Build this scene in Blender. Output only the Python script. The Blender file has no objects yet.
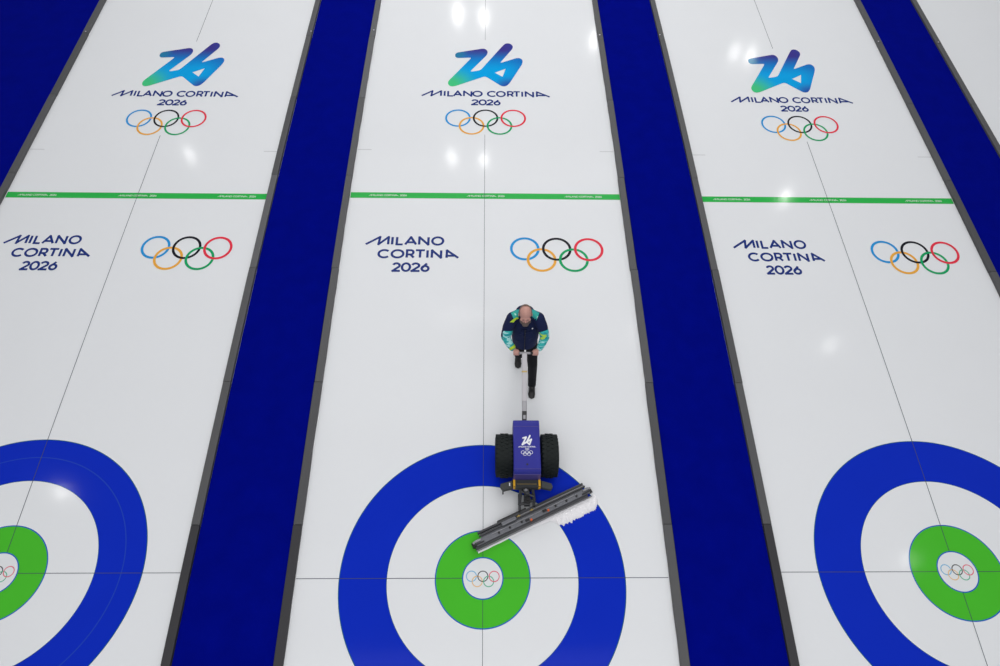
import bpy, bmesh, math, random
from mathutils import Vector, Matrix, noise
from mathutils.geometry import tessellate_polygon
random.seed(7)
C = bpy.context.scene.collection
PI = math.pi

# ------------------------------------------------------------------ materials
def mat(name, col, rough=.5, metal=0., spec=.5, bump=0., bscale=50., var=0., vscale=3., coat=0.):
    m = bpy.data.materials.new(name); m.use_nodes = True
    nt = m.node_tree; b = nt.nodes['Principled BSDF']
    b.inputs['Base Color'].default_value = (*col, 1)
    b.inputs['Roughness'].default_value = rough
    b.inputs['Metallic'].default_value = metal
    b.inputs['Specular IOR Level'].default_value = spec
    if coat: b.inputs['Coat Weight'].default_value = coat; b.inputs['Coat Roughness'].default_value = .1
    tc = nt.nodes.new('ShaderNodeTexCoord')
    if bump:
        n = nt.nodes.new('ShaderNodeTexNoise'); n.inputs['Scale'].default_value = bscale; n.inputs['Detail'].default_value = 3
        nt.links.new(tc.outputs['Object'], n.inputs['Vector'])
        bp = nt.nodes.new('ShaderNodeBump'); bp.inputs['Strength'].default_value = bump; bp.inputs['Distance'].default_value = .01
        nt.links.new(n.outputs['Fac'], bp.inputs['Height']); nt.links.new(bp.outputs['Normal'], b.inputs['Normal'])
    if var:
        n = nt.nodes.new('ShaderNodeTexNoise'); n.inputs['Scale'].default_value = vscale; n.inputs['Detail'].default_value = 4
        nt.links.new(tc.outputs['Object'], n.inputs['Vector'])
        mx = nt.nodes.new('ShaderNodeMix'); mx.data_type = 'RGBA'
        mx.inputs[6].default_value = (*[c * (1 - var) for c in col], 1)
        mx.inputs[7].default_value = (*[min(1, c * (1 + var)) for c in col], 1)
        nt.links.new(n.outputs['Fac'], mx.inputs[0]); nt.links.new(mx.outputs[2], b.inputs['Base Color'])
    return m

def ice_mat(name, col, var=0.):
    # paint frozen under the same smooth, very slightly pebbled ice
    return mat(name, col, rough=.10, spec=.075, bump=.03, bscale=9., var=var, vscale=1.3)

M = {
    'ice': ice_mat('white_ice', (.805, .82, .845), .012),
    'blue': ice_mat('blue_ice_paint', (.004, .026, .51), .06),
    'blue2': ice_mat('paler_blue_ice_paint', (.016, .055, .47)),
    'green': ice_mat('green_ice_paint', (.070, .50, .030), .06),
    'button': ice_mat('button_white', (.78, .80, .82)),
    'edge': ice_mat('ring_edge_blue', (.02, .12, .50)),
    'teal': ice_mat('ring_edge_teal', (.01, .11, .20)),
    'hog': ice_mat('hog_green', (.03, .46, .08)),
    'hogtext': ice_mat('hog_lettering', (.62, .74, .64)),
    'thread': ice_mat('grey_thread', (.06, .07, .10)),
    'faint': ice_mat('faint_thread', (.55, .56, .58)),
    'navy': ice_mat('navy_lettering', (.018, .04, .21)),
    'r_blue': ice_mat('ring_blue', (.02, .30, .70)),
    'r_black': ice_mat('ring_black', (.015, .015, .022)),
    'r_red': ice_mat('ring_red', (.80, .035, .07)),
    'r_yellow': ice_mat('ring_yellow', (.86, .42, .06)),
    'r_green': ice_mat('ring_green', (.01, .37, .13)),
    'h_blue': ice_mat('button_ring_blue', (.20, .48, .72)),
    'h_black': ice_mat('button_ring_black', (.07, .07, .08)),
    'h_red': ice_mat('button_ring_red', (.75, .16, .22)),
    'h_yellow': ice_mat('button_ring_yellow', (.80, .52, .25)),
    'h_green': ice_mat('button_ring_green', (.12, .48, .30)),
    'carpet': mat('blue_carpet', (.0002, .003, .215), rough=.95, spec=.02, bump=.5, bscale=160, var=.16, vscale=3.5),
    'rubber_a': mat('charcoal_foam', (.082, .082, .086), rough=.55, spec=.5, bump=.1, bscale=40, var=.06, vscale=8),
    'rubber_b': mat('dark_charcoal_foam', (.035, .034, .038), rough=.6, spec=.4, bump=.1, bscale=40, var=.06, vscale=8),
    'rubber_d': mat('deep_grey_foam', (.068, .068, .072), rough=.55, spec=.5, bump=.1, bscale=40, var=.06, vscale=8),
    'rubber_c': mat('mid_grey_foam', (.105, .106, .112), rough=.55, spec=.5, bump=.1, bscale=40, var=.06, vscale=8),
    'bolt': mat('bright_screw_head', (.72, .70, .78), rough=.3, metal=.8),
    'hood': mat('purple_blue_hood', (.024, .026, .29), rough=.4, spec=.25, coat=.05, var=.1, vscale=4),
    'hooddark': mat('purple_trim', (.06, .045, .24), rough=.4),
    'white': mat('white_print', (.85, .86, .9), rough=.5),
    'black': mat('black_metal', (.012, .012, .014), rough=.45),
    'dark': mat('dark_grey_steel', (.050, .052, .058), rough=.45, metal=.3, bump=.05, bscale=30, var=.15, vscale=12),
    'steel': mat('worn_grey_steel', (.16, .165, .185), rough=.4, metal=.5, bump=.05, bscale=40, var=.2, vscale=18),
    'steel2': mat('pale_grey_steel', (.30, .30, .32), rough=.4, metal=.4, var=.15, vscale=18),
    'alu': mat('brushed_aluminium', (.40, .39, .415), rough=.38, metal=.35, var=.05, vscale=10),
    'yellow': mat('yellow_bracket', (.75, .40, .01), rough=.45),
    'brass': mat('brass_fitting', (.42, .31, .10), rough=.4, metal=.4),
    'orange': mat('orange_knob', (.80, .13, .02), rough=.45),
    'tyre': mat('tyre_rubber', (.008, .012, .012), rough=.65, spec=.25, bump=.1, bscale=60),
    'bumper': mat('bumper_plate', (.030, .033, .035), rough=.5, var=.1, vscale=20),
    'snow': mat('shaved_ice', (.93, .92, .95), rough=.8, spec=.3, bump=.9, bscale=60),
    'skin': mat('skin', (.56, .30, .25), rough=.5, spec=.4, var=.1, vscale=25),
    'beard': mat('grey_beard', (.13, .10, .09), rough=.9, bump=.5, bscale=150),
    'hair': mat('grey_stubble', (.26, .19, .155), rough=.9, bump=.5, bscale=150, var=.2, vscale=40),
    'eye': mat('dark_eye', (.03, .02, .02), rough=.3),
    'jacket': mat('navy_jacket', (.005, .012, .062), rough=.75, spec=.3, bump=.3, bscale=18, var=.25, vscale=9),
    'zip': mat('dark_zip', (.004, .006, .02), rough=.5),
    'trouser': mat('black_trousers', (.006, .007, .010), rough=.8, spec=.3, bump=.3, bscale=25),
    'shoe': mat('black_shoe', (.006, .006, .007), rough=.5),
}
def pattern_mat(name, stops, scale, stretch):
    m = bpy.data.materials.new(name); m.use_nodes = True
    nt = m.node_tree; b = nt.nodes['Principled BSDF']; b.inputs['Roughness'].default_value = .7
    tc = nt.nodes.new('ShaderNodeTexCoord'); mp = nt.nodes.new('ShaderNodeMapping')
    mp.inputs['Scale'].default_value = stretch
    n = nt.nodes.new('ShaderNodeTexNoise'); n.inputs['Scale'].default_value = scale; n.inputs['Detail'].default_value = 1.5
    r = nt.nodes.new('ShaderNodeValToRGB'); r.color_ramp.interpolation = 'CONSTANT'
    el = r.color_ramp.elements
    el[0].position = 0; el[0].color = (*stops[0][1], 1); el[1].position = stops[1][0]; el[1].color = (*stops[1][1], 1)
    for p, c in stops[2:]:
        e = el.new(p); e.color = (*c, 1)
    L = nt.links.new
    L(tc.outputs['Object'], mp.inputs['Vector']); L(mp.outputs['Vector'], n.inputs['Vector'])
    L(n.outputs['Fac'], r.inputs['Fac']); L(r.outputs['Color'], b.inputs['Base Color'])
    return m
M['sleeve'] = pattern_mat('patterned_sleeve', [(0, (.50, .80, .10)), (.37, (.01, .33, .38)), (.46, (.03, .50, .48)), (.55, (.42, .80, .78)), (.64, (.02, .42, .44))], 9, (.8, 1.2, 2.4))
M['yoke'] = pattern_mat('patterned_shoulder', [(0, (.01, .30, .32)), (.42, (.02, .38, .36)), (.58, (.03, .45, .32)), (.66, (.45, .78, .74))], 9, (1, 1, 1))
M['lime'] = mat('lime_patch', (.52, .74, .03), rough=.7)

def gradient_mat():
    m = bpy.data.materials.new('numeral_gradient_paint'); m.use_nodes = True
    nt = m.node_tree; b = nt.nodes['Principled BSDF']; b.inputs['Roughness'].default_value = .10; b.inputs['Specular IOR Level'].default_value = .075
    L = nt.links.new
    tc = nt.nodes.new('ShaderNodeTexCoord'); sp = nt.nodes.new('ShaderNodeSeparateXYZ'); L(tc.outputs['Object'], sp.inputs[0])
    def mr(src, a, c, lo=0, hi=1):
        n = nt.nodes.new('ShaderNodeMapRange'); n.interpolation_type = 'SMOOTHSTEP'
        n.inputs['From Min'].default_value = a; n.inputs['From Max'].default_value = c
        n.inputs['To Min'].default_value = lo; n.inputs['To Max'].default_value = hi; L(src, n.inputs['Value']); return n.outputs[0]
    def dist(p):
        n = nt.nodes.new('ShaderNodeVectorMath'); n.operation = 'DISTANCE'; n.inputs[1].default_value = p; L(tc.outputs['Object'], n.inputs[0]); return n.outputs['Value']
    def mix(f, a, bcol):
        n = nt.nodes.new('ShaderNodeMix'); n.data_type = 'RGBA'; L(f, n.inputs[0])
        if isinstance(a, tuple): n.inputs[6].default_value = (*a, 1)
        else: L(a, n.inputs[6])
        n.inputs[7].default_value = (*bcol, 1); return n.outputs[2]
    c = mix(mr(sp.outputs['Y'], .50, 1.0), (.0, .36, .78), (.008, .17, .55))
    c = mix(mr(sp.outputs['Y'], .85, 1.22), c, (.045, .035, .26))
    c = mix(mr(dist((-.62, 1.02, 0)), .05, .28, 1, 0), c, (.02, .20, .38))
    c = mix(mr(dist((-.78, .0, 0)), .14, .72, 1, 0), c, (.06, .56, .22))
    c = mix(mr(dist((.46, -.02, 0)), .05, .40, .9, 0), c, (.03, .06, .36))
    c = mix(mr(sp.outputs['X'], .35, .85, 0, .55), c, (.015, .11, .48))
    L(c, b.inputs['Base Color'])
    return m
M['numeral'] = gradient_mat()

# ------------------------------------------------------------------ helpers
def link(name, me, m, parent=None, loc=None, rot=None):
    o = bpy.data.objects.new(name, me); C.objects.link(o)
    if m is not None: me.materials.append(m if not isinstance(m, str) else M[m])
    if parent: o.parent = parent
    if loc: o.location = loc
    if rot: o.rotation_euler = rot
    return o
def from_bm(name, bm, m, parent=None, smooth=False, loc=None, rot=None):
    bmesh.ops.recalc_face_normals(bm, faces=bm.faces)
    me = bpy.data.meshes.new(name); bm.to_mesh(me); bm.free()
    if smooth:
        for p in me.polygons: p.use_smooth = True
    return link(name, me, m, parent, loc, rot)
def flat(name, verts, faces, m, parent=None, loc=None):
    me = bpy.data.meshes.new(name); me.from_pydata([tuple(v) for v in verts], [], faces); me.update()
    # paint faces must look up
    if me.polygons and sum(p.normal.z * p.area for p in me.polygons) < 0: me.flip_normals()
    return link(name, me, m, parent, loc)
def thing(name, label, cat, loc=(0, 0, 0), rot=(0, 0, 0), group=None):
    o = bpy.data.objects.new(name, None); C.objects.link(o); o.location = loc; o.rotation_euler = rot
    o.empty_display_size = .1
    return tag(o, label, cat, group)
def tag(o, label, cat, group=None):
    o['label'] = label; o['category'] = cat
    if group: o['group'] = group
    return o
def copy_tree(o, parent=None):
    c = o.copy(); C.objects.link(c)
    if parent: c.parent = parent
    for ch in list(o.children): copy_tree(ch, c)
    return c
def box(bm, x0, x1, y0, y1, z0, z1, bev=0., mtx=None):
    r = bmesh.ops.create_cube(bm, size=1)
    vs = r['verts']
    for v in vs:
        v.co = Vector(((x0 + x1) / 2 + v.co.x * (x1 - x0), (y0 + y1) / 2 + v.co.y * (y1 - y0), (z0 + z1) / 2 + v.co.z * (z1 - z0)))
        if mtx: v.co = mtx @ v.co
    if bev:
        es = list({e for v in vs for e in v.link_edges})
        bmesh.ops.bevel(bm, geom=es, offset=bev, segments=2, affect='EDGES', profile=.6)
def tube(bm, a, b, r, seg=12, r2=None):
    a = Vector(a); b = Vector(b); d = b - a
    q = d.to_track_quat('Z', 'Y').to_matrix().to_4x4()
    bmesh.ops.create_cone(bm, cap_ends=True, segments=seg, radius1=r, radius2=r if r2 is None else r2, depth=d.length,
                          matrix=Matrix.Translation((a + b) / 2) @ q)
def prism(bm, pts, z0, z1):
    lo = [bm.verts.new((x, y, z0)) for x, y in pts]; hi = [bm.verts.new((x, y, z1)) for x, y in pts]
    n = len(pts)
    bm.faces.new(lo[::-1]); bm.faces.new(hi)
    for i in range(n): bm.faces.new((lo[i], lo[(i + 1) % n], hi[(i + 1) % n], hi[i]))
def annulus(r0, r1, z, n=128, cx=0, cy=0):
    V = []; F = []
    for i in range(n):
        a = 2 * PI * i / n
        V += [(cx + r0 * math.cos(a), cy + r0 * math.sin(a), z), (cx + r1 * math.cos(a), cy + r1 * math.sin(a), z)]
    for i in range(n):
        j = (i + 1) % n
        F.append((2 * i, 2 * i + 1, 2 * j + 1, 2 * j))
    return V, F

# ------------------------------------------------------------------ the sheets of ice (metres, tee of the middle sheet at the origin)
Y0, Y1 = -6.0, 22.0
S = 6.17
# inner edge of every run of foam dividers: x = a + b*y, and on which side its carpet lies
EDGE = {   # x = a + b*y + c*y^2 (the sections are laid in a very slight bow), side of the carpet, mean x
    'LL': (-8.4808, .0035, 0, -1, -8.465), 'LR': (-3.8262, -.01606, .00134, 1, -3.85), 'CL': (-2.3838, -.01188, .00102, -1, -2.395),
    'CR': (2.3797, .01235, -.00088, 1, 2.405), 'RL': (3.8253, .02037, -.00164, -1, 3.86), 'RR': (8.4272, .01665, -.00117, 1, 8.46),
    'FL': (9.9125, -.00301, 0, -1, 9.895), 'FR': (14.66, 0, 0, 1, 14.66)}
def ex(k, y):
    y = min(max(y, -2.2), 15); a = EDGE[k]; return a[0] + a[1] * y + a[2] * y * y
DW, DH = .112, .058
SHEETS = [('LL', 'LR', 'left'), ('CL', 'CR', 'middle'), ('RL', 'RR', 'right'), ('FL', 'FR', 'far right')]
# slab under the carpets
bm = bmesh.new(); box(bm, -20, 20, Y0 - 1, Y1 + 1, -.15, -.051)
o = from_bm('floor', bm, mat('concrete', (.3, .3, .3), .8)); o['kind'] = 'structure'; o['label'] = 'concrete slab under the ice and carpets'

for i, (l, r, nm) in enumerate(SHEETS):
    bm = bmesh.new()
    xl, xr = [-14, -3.123, 3.132, 9.178][i], [-3.123, 3.132, 9.178, 14.7][i]; pts = [(xl, Y0), (xr, Y0), (xr, Y1), (xl, Y1)]
    prism(bm, pts, -.05, 0)
    o = from_bm('floor', bm, 'ice')
    o['kind'] = 'structure'; o['label'] = 'white curling ice of the %s sheet' % nm
# carpets
CARP = [(None, 'LL', 'wide royal blue carpet beyond the left sheet, in the top left corner'),
        ('LR', 'CL', 'royal blue carpet runner between the left and the middle ice sheets'),
        ('CR', 'RL', 'royal blue carpet runner between the middle and the right ice sheets'),
        ('RR', 'FL', 'royal blue carpet runner at the right edge, beyond the right ice sheet')]
for a, b, lab in CARP:
    g = DW + .010; n_ = 28; ys = [Y0 + (Y1 - Y0) * q / n_ for q in range(n_ + 1)]
    left = [((ex(a, y) + g) if a else -14, y) for y in ys]; right = [(ex(b, y) - g, y) for y in ys]
    bm = bmesh.new(); vv = [[bm.verts.new((x, y, z)) for x, y in side] for side in (left, right) for z in (.0012, .030)]
    for q in range(n_):
        for c0, c1 in ((1, 3), (3, 2), (2, 0), (0, 1)): bm.faces.new((vv[c0][q], vv[c1][q], vv[c1][q + 1], vv[c0][q + 1]))
    for q in (0, n_): bm.faces.new([vv[c][q] for c in (0, 1, 3, 2)])
    tag(from_bm('carpet_runner', bm, 'carpet'), lab, 'carpet', 'blue carpets between the ice sheets')

# foam dividers, laid in sections that all meet on the same lines across the hall
J = [Y0, -1.52, .612, 2.745, 4.88, 7.0, 9.14, 11.12, 13.4, Y1]
WHERE = {
    'LL': 'left of the left sheet', 'LR': 'right of the left sheet', 'CL': 'left of the middle sheet',
    'CR': 'right of the middle sheet', 'RL': 'left of the right sheet', 'RR': 'right of the right sheet',
    'FL': 'left of the farthest right sheet'}
POS = {1: 'ending at the bottom edge', 2: 'level with the ring tops', 3: 'next above the rings',
       4: 'below the green line', 5: 'starting above the green line', 6: 'level with the numeral', 7: 'at the top edge', 0: '', 8: ''}
tone = {}
for k in ('LR',): tone[(k, 1)] = 'rubber_b'; tone[(k, 5)] = 'rubber_d'; tone[(k, 4)] = 'rubber_c'
tone[('CL', 1)] = tone[('CL', 2)] = 'rubber_b'; tone[('CL', 5)] = 'rubber_a'; tone[('CL', 6)] = 'rubber_c'; tone[('CL', 7)] = 'rubber_c'
tone[('CR', 1)] = 'rubber_a'; tone[('CR', 2)] = 'rubber_b'; tone[('RL', 1)] = 'rubber_b'; tone[('RL', 2)] = 'rubber_a'; tone[('RL', 3)] = 'rubber_b'
tone[('LL', 6)] = 'rubber_d'; tone[('RR', 4)] = 'rubber_d'; tone[('CR', 2)] = tone[('RL', 3)] = tone[('CL', 2)] = 'rubber_d'
SHOW = {'LL': (4, 7), 'LR': (1, 7), 'CL': (1, 7), 'CR': (1, 7), 'RL': (1, 7), 'RR': (3, 7), 'FL': (5, 7)}
for k, (_a, _b, _c, s, _m) in EDGE.items():
    if k == 'FR': continue
    for i in range(len(J) - 1):
        if not SHOW[k][0] <= i <= SHOW[k][1]: 
            continue
        ya, yb = J[i] + .004, J[i + 1] - .004
        if i == 7: yb = 15.0
        if i == 1 : ya = -2.2
        yc = (ya + yb) / 2; xc = ex(k, yc) + s * DW / 2
        jit = random.uniform(-.004, .004)
        n = 24
        bm = bmesh.new()
        # profile across: rounded bar, slightly wavy where frost has built up along the ice side
        prof = [(0, 0), (0, DH - .010), (.003, DH - .003), (.010, DH), (DW - .010, DH), (DW - .003, DH - .003), (DW, DH - .010), (DW, 0)]
        rings = []
        for q in range(n + 1):
            y = ya + (yb - ya) * q / n
            wob = (noise.noise(Vector((xc * 3, y * 3.1, 0))) * .006) if k in ('CL', 'CR') else 0
            if q in (0, n): wob = 0
            rings.append([bm.verts.new(((ex(k, y) + jit + s * (px + (wob if px < .02 else 0))) - xc, y - yc, pz)) for px, pz in prof])
        for q in range(n):
            for w in range(len(prof) - 1):
                bm.faces.new((rings[q][w], rings[q][w + 1], rings[q + 1][w + 1], rings[q + 1][w]))
            bm.faces.new((rings[q][-1], rings[q][0], rings[q + 1][0], rings[q + 1][-1]))
        bm.faces.new(rings[0]); bm.faces.new(rings[-1])
        o = from_bm('foam_divider', bm, tone.get((k, i), 'rubber_a'), loc=(xc, yc, .0045))
        tag(o, 'grey foam divider, %s, %s' % (WHERE[k], POS[i]), 'divider', 'foam dividers along the sheets')
        if i == 7:      # screw head at its near end
            sy_ = {'LL': 11.16, 'RR': 11.16, 'FL': 11.16, 'LR': 11.27, 'RL': 11.30, 'CL': 11.34, 'CR': 11.27}[k] - yc
            bm = bmesh.new(); tube(bm, (0, sy_, DH - .002), (0, sy_, DH + .008), .014, 16); tube(bm, (0, sy_, DH + .008), (0, sy_, DH + .012), .009, 12)
            from_bm('screw_head', bm, 'bolt', o)

# ------------------------------------------------------------------ painting: stroke letters
def arc(cx, cy, rx, ry, a0, a1, n=20):
    return [(cx + rx * math.cos(math.radians(a0 + (a1 - a0) * i / n)), cy + ry * math.sin(math.radians(a0 + (a1 - a0) * i / n))) for i in range(n + 1)]
GL = {
    'I': [[(0, 0), (0, 1)]], 'L': [[(0, 1), (0, 0), (1, 0)]],
    'A': [[(0, 0), (.5, 1), (1, 0)], [(.17, .3), (.83, .3)]],
    'N': [[(0, 0), (0, 1), (1, 0), (1, 1)]],
    'O': [arc(.5, .5, .5, .5, 0, 360, 36)],
    'C': [arc(.58, .5, .58, .5, 44, 316, 28)],
    'R': [[(0, 0), (0, 1), (.55, 1)] + arc(.55, .71, .36, .29, 90, -90, 12) + [(0, .42)], [(.5, .42), (1, 0)]],
    'T': [[(0, 1), (1, 1)], [(.5, 1), (.5, 0)]],
    'a': [[(0, 0), (.02, 1), (1, 0)], [(0, .28), (.66, .28)]],
    '2': [arc(.48, .70, .42, .30, 165, -25, 14) + [(.02, 0), (1, 0)]],
    '0': [arc(.5, .5, .5, .5, 0, 360, 36)],
    '6': [[(.72, 1), (.10, .42)], arc(.5, .33, .46, .33, 0, 360, 28)],
}
def stroke(V, F, pts, w, z):
    # mitred ribbon; at a sharp corner a new ribbon starts a hair higher
    h = w / 2
    P = [Vector(p) for p in pts]; P = [p for q, p in enumerate(P) if q == 0 or (p - P[q - 1]).length > 1e-6]
    runs = [[P[0]]]
    for q in range(1, len(P)):
        runs[-1].append(P[q])
        if q < len(P) - 1 and (P[q] - P[q - 1]).angle(P[q + 1] - P[q]) > math.radians(50): runs.append([P[q]])
    for ri, R in enumerate(runs):
        zz = z + .00025 * ri
        closed = len(R) > 3 and (R[0] - R[-1]).length < 1e-5
        n = len(R); base = len(V)
        for q in range(n):
            if closed and q in (0, n - 1): d0, d1 = (R[-1] - R[-2]).normalized(), (R[1] - R[0]).normalized()
            else: d0 = (R[q] - R[q - 1]).normalized() if q else (R[1] - R[0]).normalized(); d1 = (R[q + 1] - R[q]).normalized() if q < n - 1 else d0
            t = (d0 + d1).normalized(); m = Vector((-t.y, t.x)); k = h / max(.5, m.dot(Vector((-d1.y, d1.x))))
            p = R[q].copy()
            if not closed and q == 0 and ri: p -= d1 * h * .8
            if not closed and q == n - 1 and ri < len(runs) - 1: p += d0 * h * .8
            V += [(p.x + m.x * k, p.y + m.y * k, zz), (p.x - m.x * k, p.y - m.y * k, zz)]
            if q: F.append((base + 2 * q - 2, base + 2 * q - 1, base + 2 * q + 1, base + 2 * q))
def letters(rows, w, tail, z, V=None, F=None, sx=1, sy=1, ox=0, oy=0):
    V = [] if V is None else V; F = [] if F is None else F
    for base, cap, items in rows:
        base += w * .35; cap -= w * .7
        for ch, x0, x1 in items:
            if ch == 'M':
                st = [[(tail, base), (x0 + .10 * (x1 - x0), base + cap), (x0, base), (x1, base + cap), (x1, base)]]
            else:
                st = [[(x0 + px * (x1 - x0), base + py * cap) for px, py in s] for s in GL[ch]]
            for qi, s in enumerate(st): stroke(V, F, [(x * sx + ox, y * sy + oy) for x, y in s], w * min(sx, sy), z + .0006 * qi)
    return V, F
LOWER = [
 (5.419, .192, [('M', -1.814, -1.652), ('I', -1.585, -1.585), ('L', -1.507, -1.404), ('A', -1.362, -1.178), ('N', -1.126, -0.971), ('O', -0.904, -0.72)]),
 (5.136, .187, [('C', -1.794, -1.632), ('O', -1.573, -1.38), ('R', -1.319, -1.201), ('T', -1.173, -1.02), ('I', -0.973, -0.973), ('N', -0.898, -0.745), ('a', -0.65, -0.454)]),
 (4.853, .188, [('2', -1.537, -1.412), ('0', -1.382, -1.25), ('2', -1.222, -1.087), ('6', -1.059, -0.938)])]
UPPER = [
 (9.276, .174, [('M', -1.097, -0.904), ('I', -0.831, -0.831), ('L', -0.762, -0.658), ('A', -0.648, -0.492), ('N', -0.443, -0.294), ('O', -0.259, -0.086), ('C', 0.035, 0.185), ('O', 0.216, 0.379), ('R', 0.439, 0.546), ('T', 0.553, 0.679), ('I', 0.727, 0.727), ('N', 0.797, 0.947), ('a', 1.02, 1.278)]),
 (9.02, .167, [('2', -0.283, -0.156), ('0', -0.132, -0.002), ('2', 0.019, 0.139), ('6', 0.163, 0.277)])]
NUM = [(-0.657, 10.574), (-0.652, 10.643), (-0.613, 10.685), (-0.07, 10.831), (-0.008, 10.809), (0.033, 10.727), (0.015, 10.616), (-0.34, 10.05), (-0.12, 10.105), (0.364, 10.959), (0.416, 11.02), (0.502, 11.021), (0.567, 10.939), (0.561, 10.844), (0.282, 10.344), (0.639, 10.523), (0.719, 10.519), (0.768, 10.439), (0.751, 10.324), (0.482, 9.707), (0.41, 9.608), (0.319, 9.601), (-0.019, 9.917), (-0.623, 9.595), (-0.71, 9.578), (-0.771, 9.631), (-0.778, 9.739), (-0.304, 10.522), (-0.594, 10.5), (-0.638, 10.522)]
HOLE = [(0.177, 10.032), (0.403, 10.165), (0.336, 9.901)]
def chaikin(p, keep=()):
    out = []
    n = len(p)
    for i in range(n):
        a, b = Vector(p[i]), Vector(p[(i + 1) % n])
        d = (b - a).length; t = min(.25, .03 / max(d, 1e-6))
        out += [tuple(a.lerp(b, t)), tuple(a.lerp(b, 1 - t))]
    return out
def numeral(z, sx=1, sy=1, ox=0, oy=0):
    outer = chaikin(chaikin(NUM)); hole = HOLE
    loops = [[Vector(((x * sx) + ox, (y * sy) + oy, 0)) for x, y in l] for l in (outer, hole)]
    tris = tessellate_polygon(loops)
    V = [(v.x, v.y, z) for l in loops for v in l]
    return V, [tuple(t) for t in tris]
RC = ['blue', 'black', 'red', 'yellow', 'green']
def five(parent, cs, ro, w, z, pre='r_', names=True, mm=None, n=72):
    # the two lower rings pass over and under the upper ones
    for c, (x, y) in zip(RC, cs):
        V, F = annulus(ro - w, ro, 0, n)
        W = []
        for vx, vy, _ in V:
            dz = 0
            if c in ('yellow', 'green'): dz = .0008 if vx < 0 else -.0002
            W.append((vx, vy, dz))
        o = flat('ring', W, F, mm or (pre + c), parent, (x, y, z))
        o['label'] = '%s ring' % (c if mm is None else 'white')

# ------------------------------------------------------------------ markings, built on the middle sheet and copied to the others
def lane_x(i, y=0):     # centre string of sheet i
    y = min(y, 14)
    a, b, c = [(-6.1145, -.0150, .00118), (-.0084, -.0014, 0), (6.1333, .0189, -.00146)][i]; return a + b * y + c * y * y
NM = ['left', 'middle', 'right']

# --- emblem above the hog line
emb = thing('painted_emblem', '', 'emblem', (0, 0, .0026))
V, F = numeral(0, oy=-9.6)
flat('numeral', V, F, 'numeral', emb, (0, 9.6, .0002))
def words(rows, w, tail, m, parent, z, **kw):
    for base, cap, items in rows:
        cuts = [items] if len(items) < 9 else [items[:6], items[6:]]
        for it in cuts:
            V, F = letters([(base, cap, it)], w, tail, 0, **kw)
            flat('lettering', V, F, m, parent, (0, 0, z))
words(UPPER, .037, -1.286, 'navy', emb, 0)
five(emb, [(-.546, 8.636), (-.007, 8.64), (.534, 8.643), (-.278, 8.417), (.264, 8.42)], .250, .037, 0)
EL = ['gradient numeral emblem with five rings under lettering, top of the left sheet',
      'gradient numeral emblem with five rings under lettering, top of the middle sheet',
      'gradient numeral emblem with five rings under lettering, top of the right sheet']
# --- lettering and five rings below the hog line
let = thing('painted_lettering', '', 'lettering', (-1.245, 5.235, .0024))
words(LOWER, .041, -2.030, 'navy', let, 0, ox=1.245, oy=-5.235)
rin = thing('painted_rings', '', 'rings', (1.216, 5.24, .0024))
five(rin, [(-.543, .116), (0, .113), (.545, .108), (-.267, -.122), (.277, -.123)], .252, .045, 0)
# --- house
def make_house():
    t = thing('curling_house', '', 'target', (0, 0, 0))
    V, F = annulus(1.219, 1.829, .0010, 192); r = flat('outer_ring', V, F, 'blue', t); r['label'] = 'blue outer ring'
    V, F = annulus(1.818, 1.829, .0015, 192); flat('edge_line', V, F, 'teal', r)
    V, F = annulus(1.219, 1.226, .0015, 192); flat('edge_line', V, F, 'teal', r)
    V, F = annulus(.262, .61, .0010, 128); g = flat('inner_ring', V, F, 'green', t); g['label'] = 'green inner ring'
    V, F = annulus(.597, .612, .0015, 128); flat('edge_line', V, F, 'edge', g)
    V = [(.262 * math.cos(a * PI / 48), .262 * math.sin(a * PI / 48), .0012) for a in range(96)]
    b = flat('button', V, [tuple(range(96))], 'button', t); b['label'] = 'white button'
    V, F = annulus(.249, .264, .0022, 96); flat('edge_line', V, F, 'edge', b)
    h = bpy.data.objects.new('ring_emblem', None); C.objects.link(h); h.parent = b
    C.objects.unlink(h); bpy.data.objects.remove(h)
    five(b, [(-.146, .024), (0, .023), (.145, .021), (-.071, -.040), (.074, -.041)], .070, .012, .0022, 'h_', n=40)
    return t
house = make_house()
HL = ['blue and green painted target rings on the left sheet, cut by the left edge',
      'blue and green painted target rings under the machine on the middle sheet',
      'blue and green painted target rings on the right sheet']
hx = [(-.018, .016), (0, -.0604), (.010, .0034)]
esh = [(-.008 + .0, -.07), (0, 0), (.025, -.055)]
items_e = []
for i in (1, 0, 2):
    dx = [-6.1372, 0, 6.1557][i]
    e = emb if i == 1 else copy_tree(emb)
    l = let if i == 1 else copy_tree(let)
    r = rin if i == 1 else copy_tree(rin)
    h = house if i == 1 else copy_tree(house)
    yo = [-.10, 0, -.09][i]; xo = [-.02, 0, .02][i]
    e.location = (dx + xo, yo, .0026)
    l.location = (dx - 1.245 + [.045, 0, .10][i], 5.235 - .02 * (i != 1), .0024)
    r.location = (dx + 1.216 + [-.10, 0, .01][i], 5.24 - .015 * (i != 1), .0024)
    if i != 1:
        for q_ in (l, r): q_.scale = (.955, .98, 1)
        e.scale = (.965, 1, 1)
    h.location = ([-6.1536, -.0084, 6.1563][i], hx[i][1], 0)
    tag(e, EL[i], 'emblem', 'numeral emblems')
    tag(l, 'three lines of navy blue lettering below the green line on the %s sheet' % NM[i], 'lettering', 'navy letterings')
    tag(r, 'five interlocking coloured rings below the green line on the %s sheet' % NM[i], 'rings', 'five-ring signs below the green line')
    tag(h, HL[i], 'target', 'painted targets')
    if i == 0:
        V, F = annulus(1.552, 1.566, .0013, 160); o = flat('scuff_line', V, F, 'blue2', h); o['label'] = 'faint paler circle in the blue ring'

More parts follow.
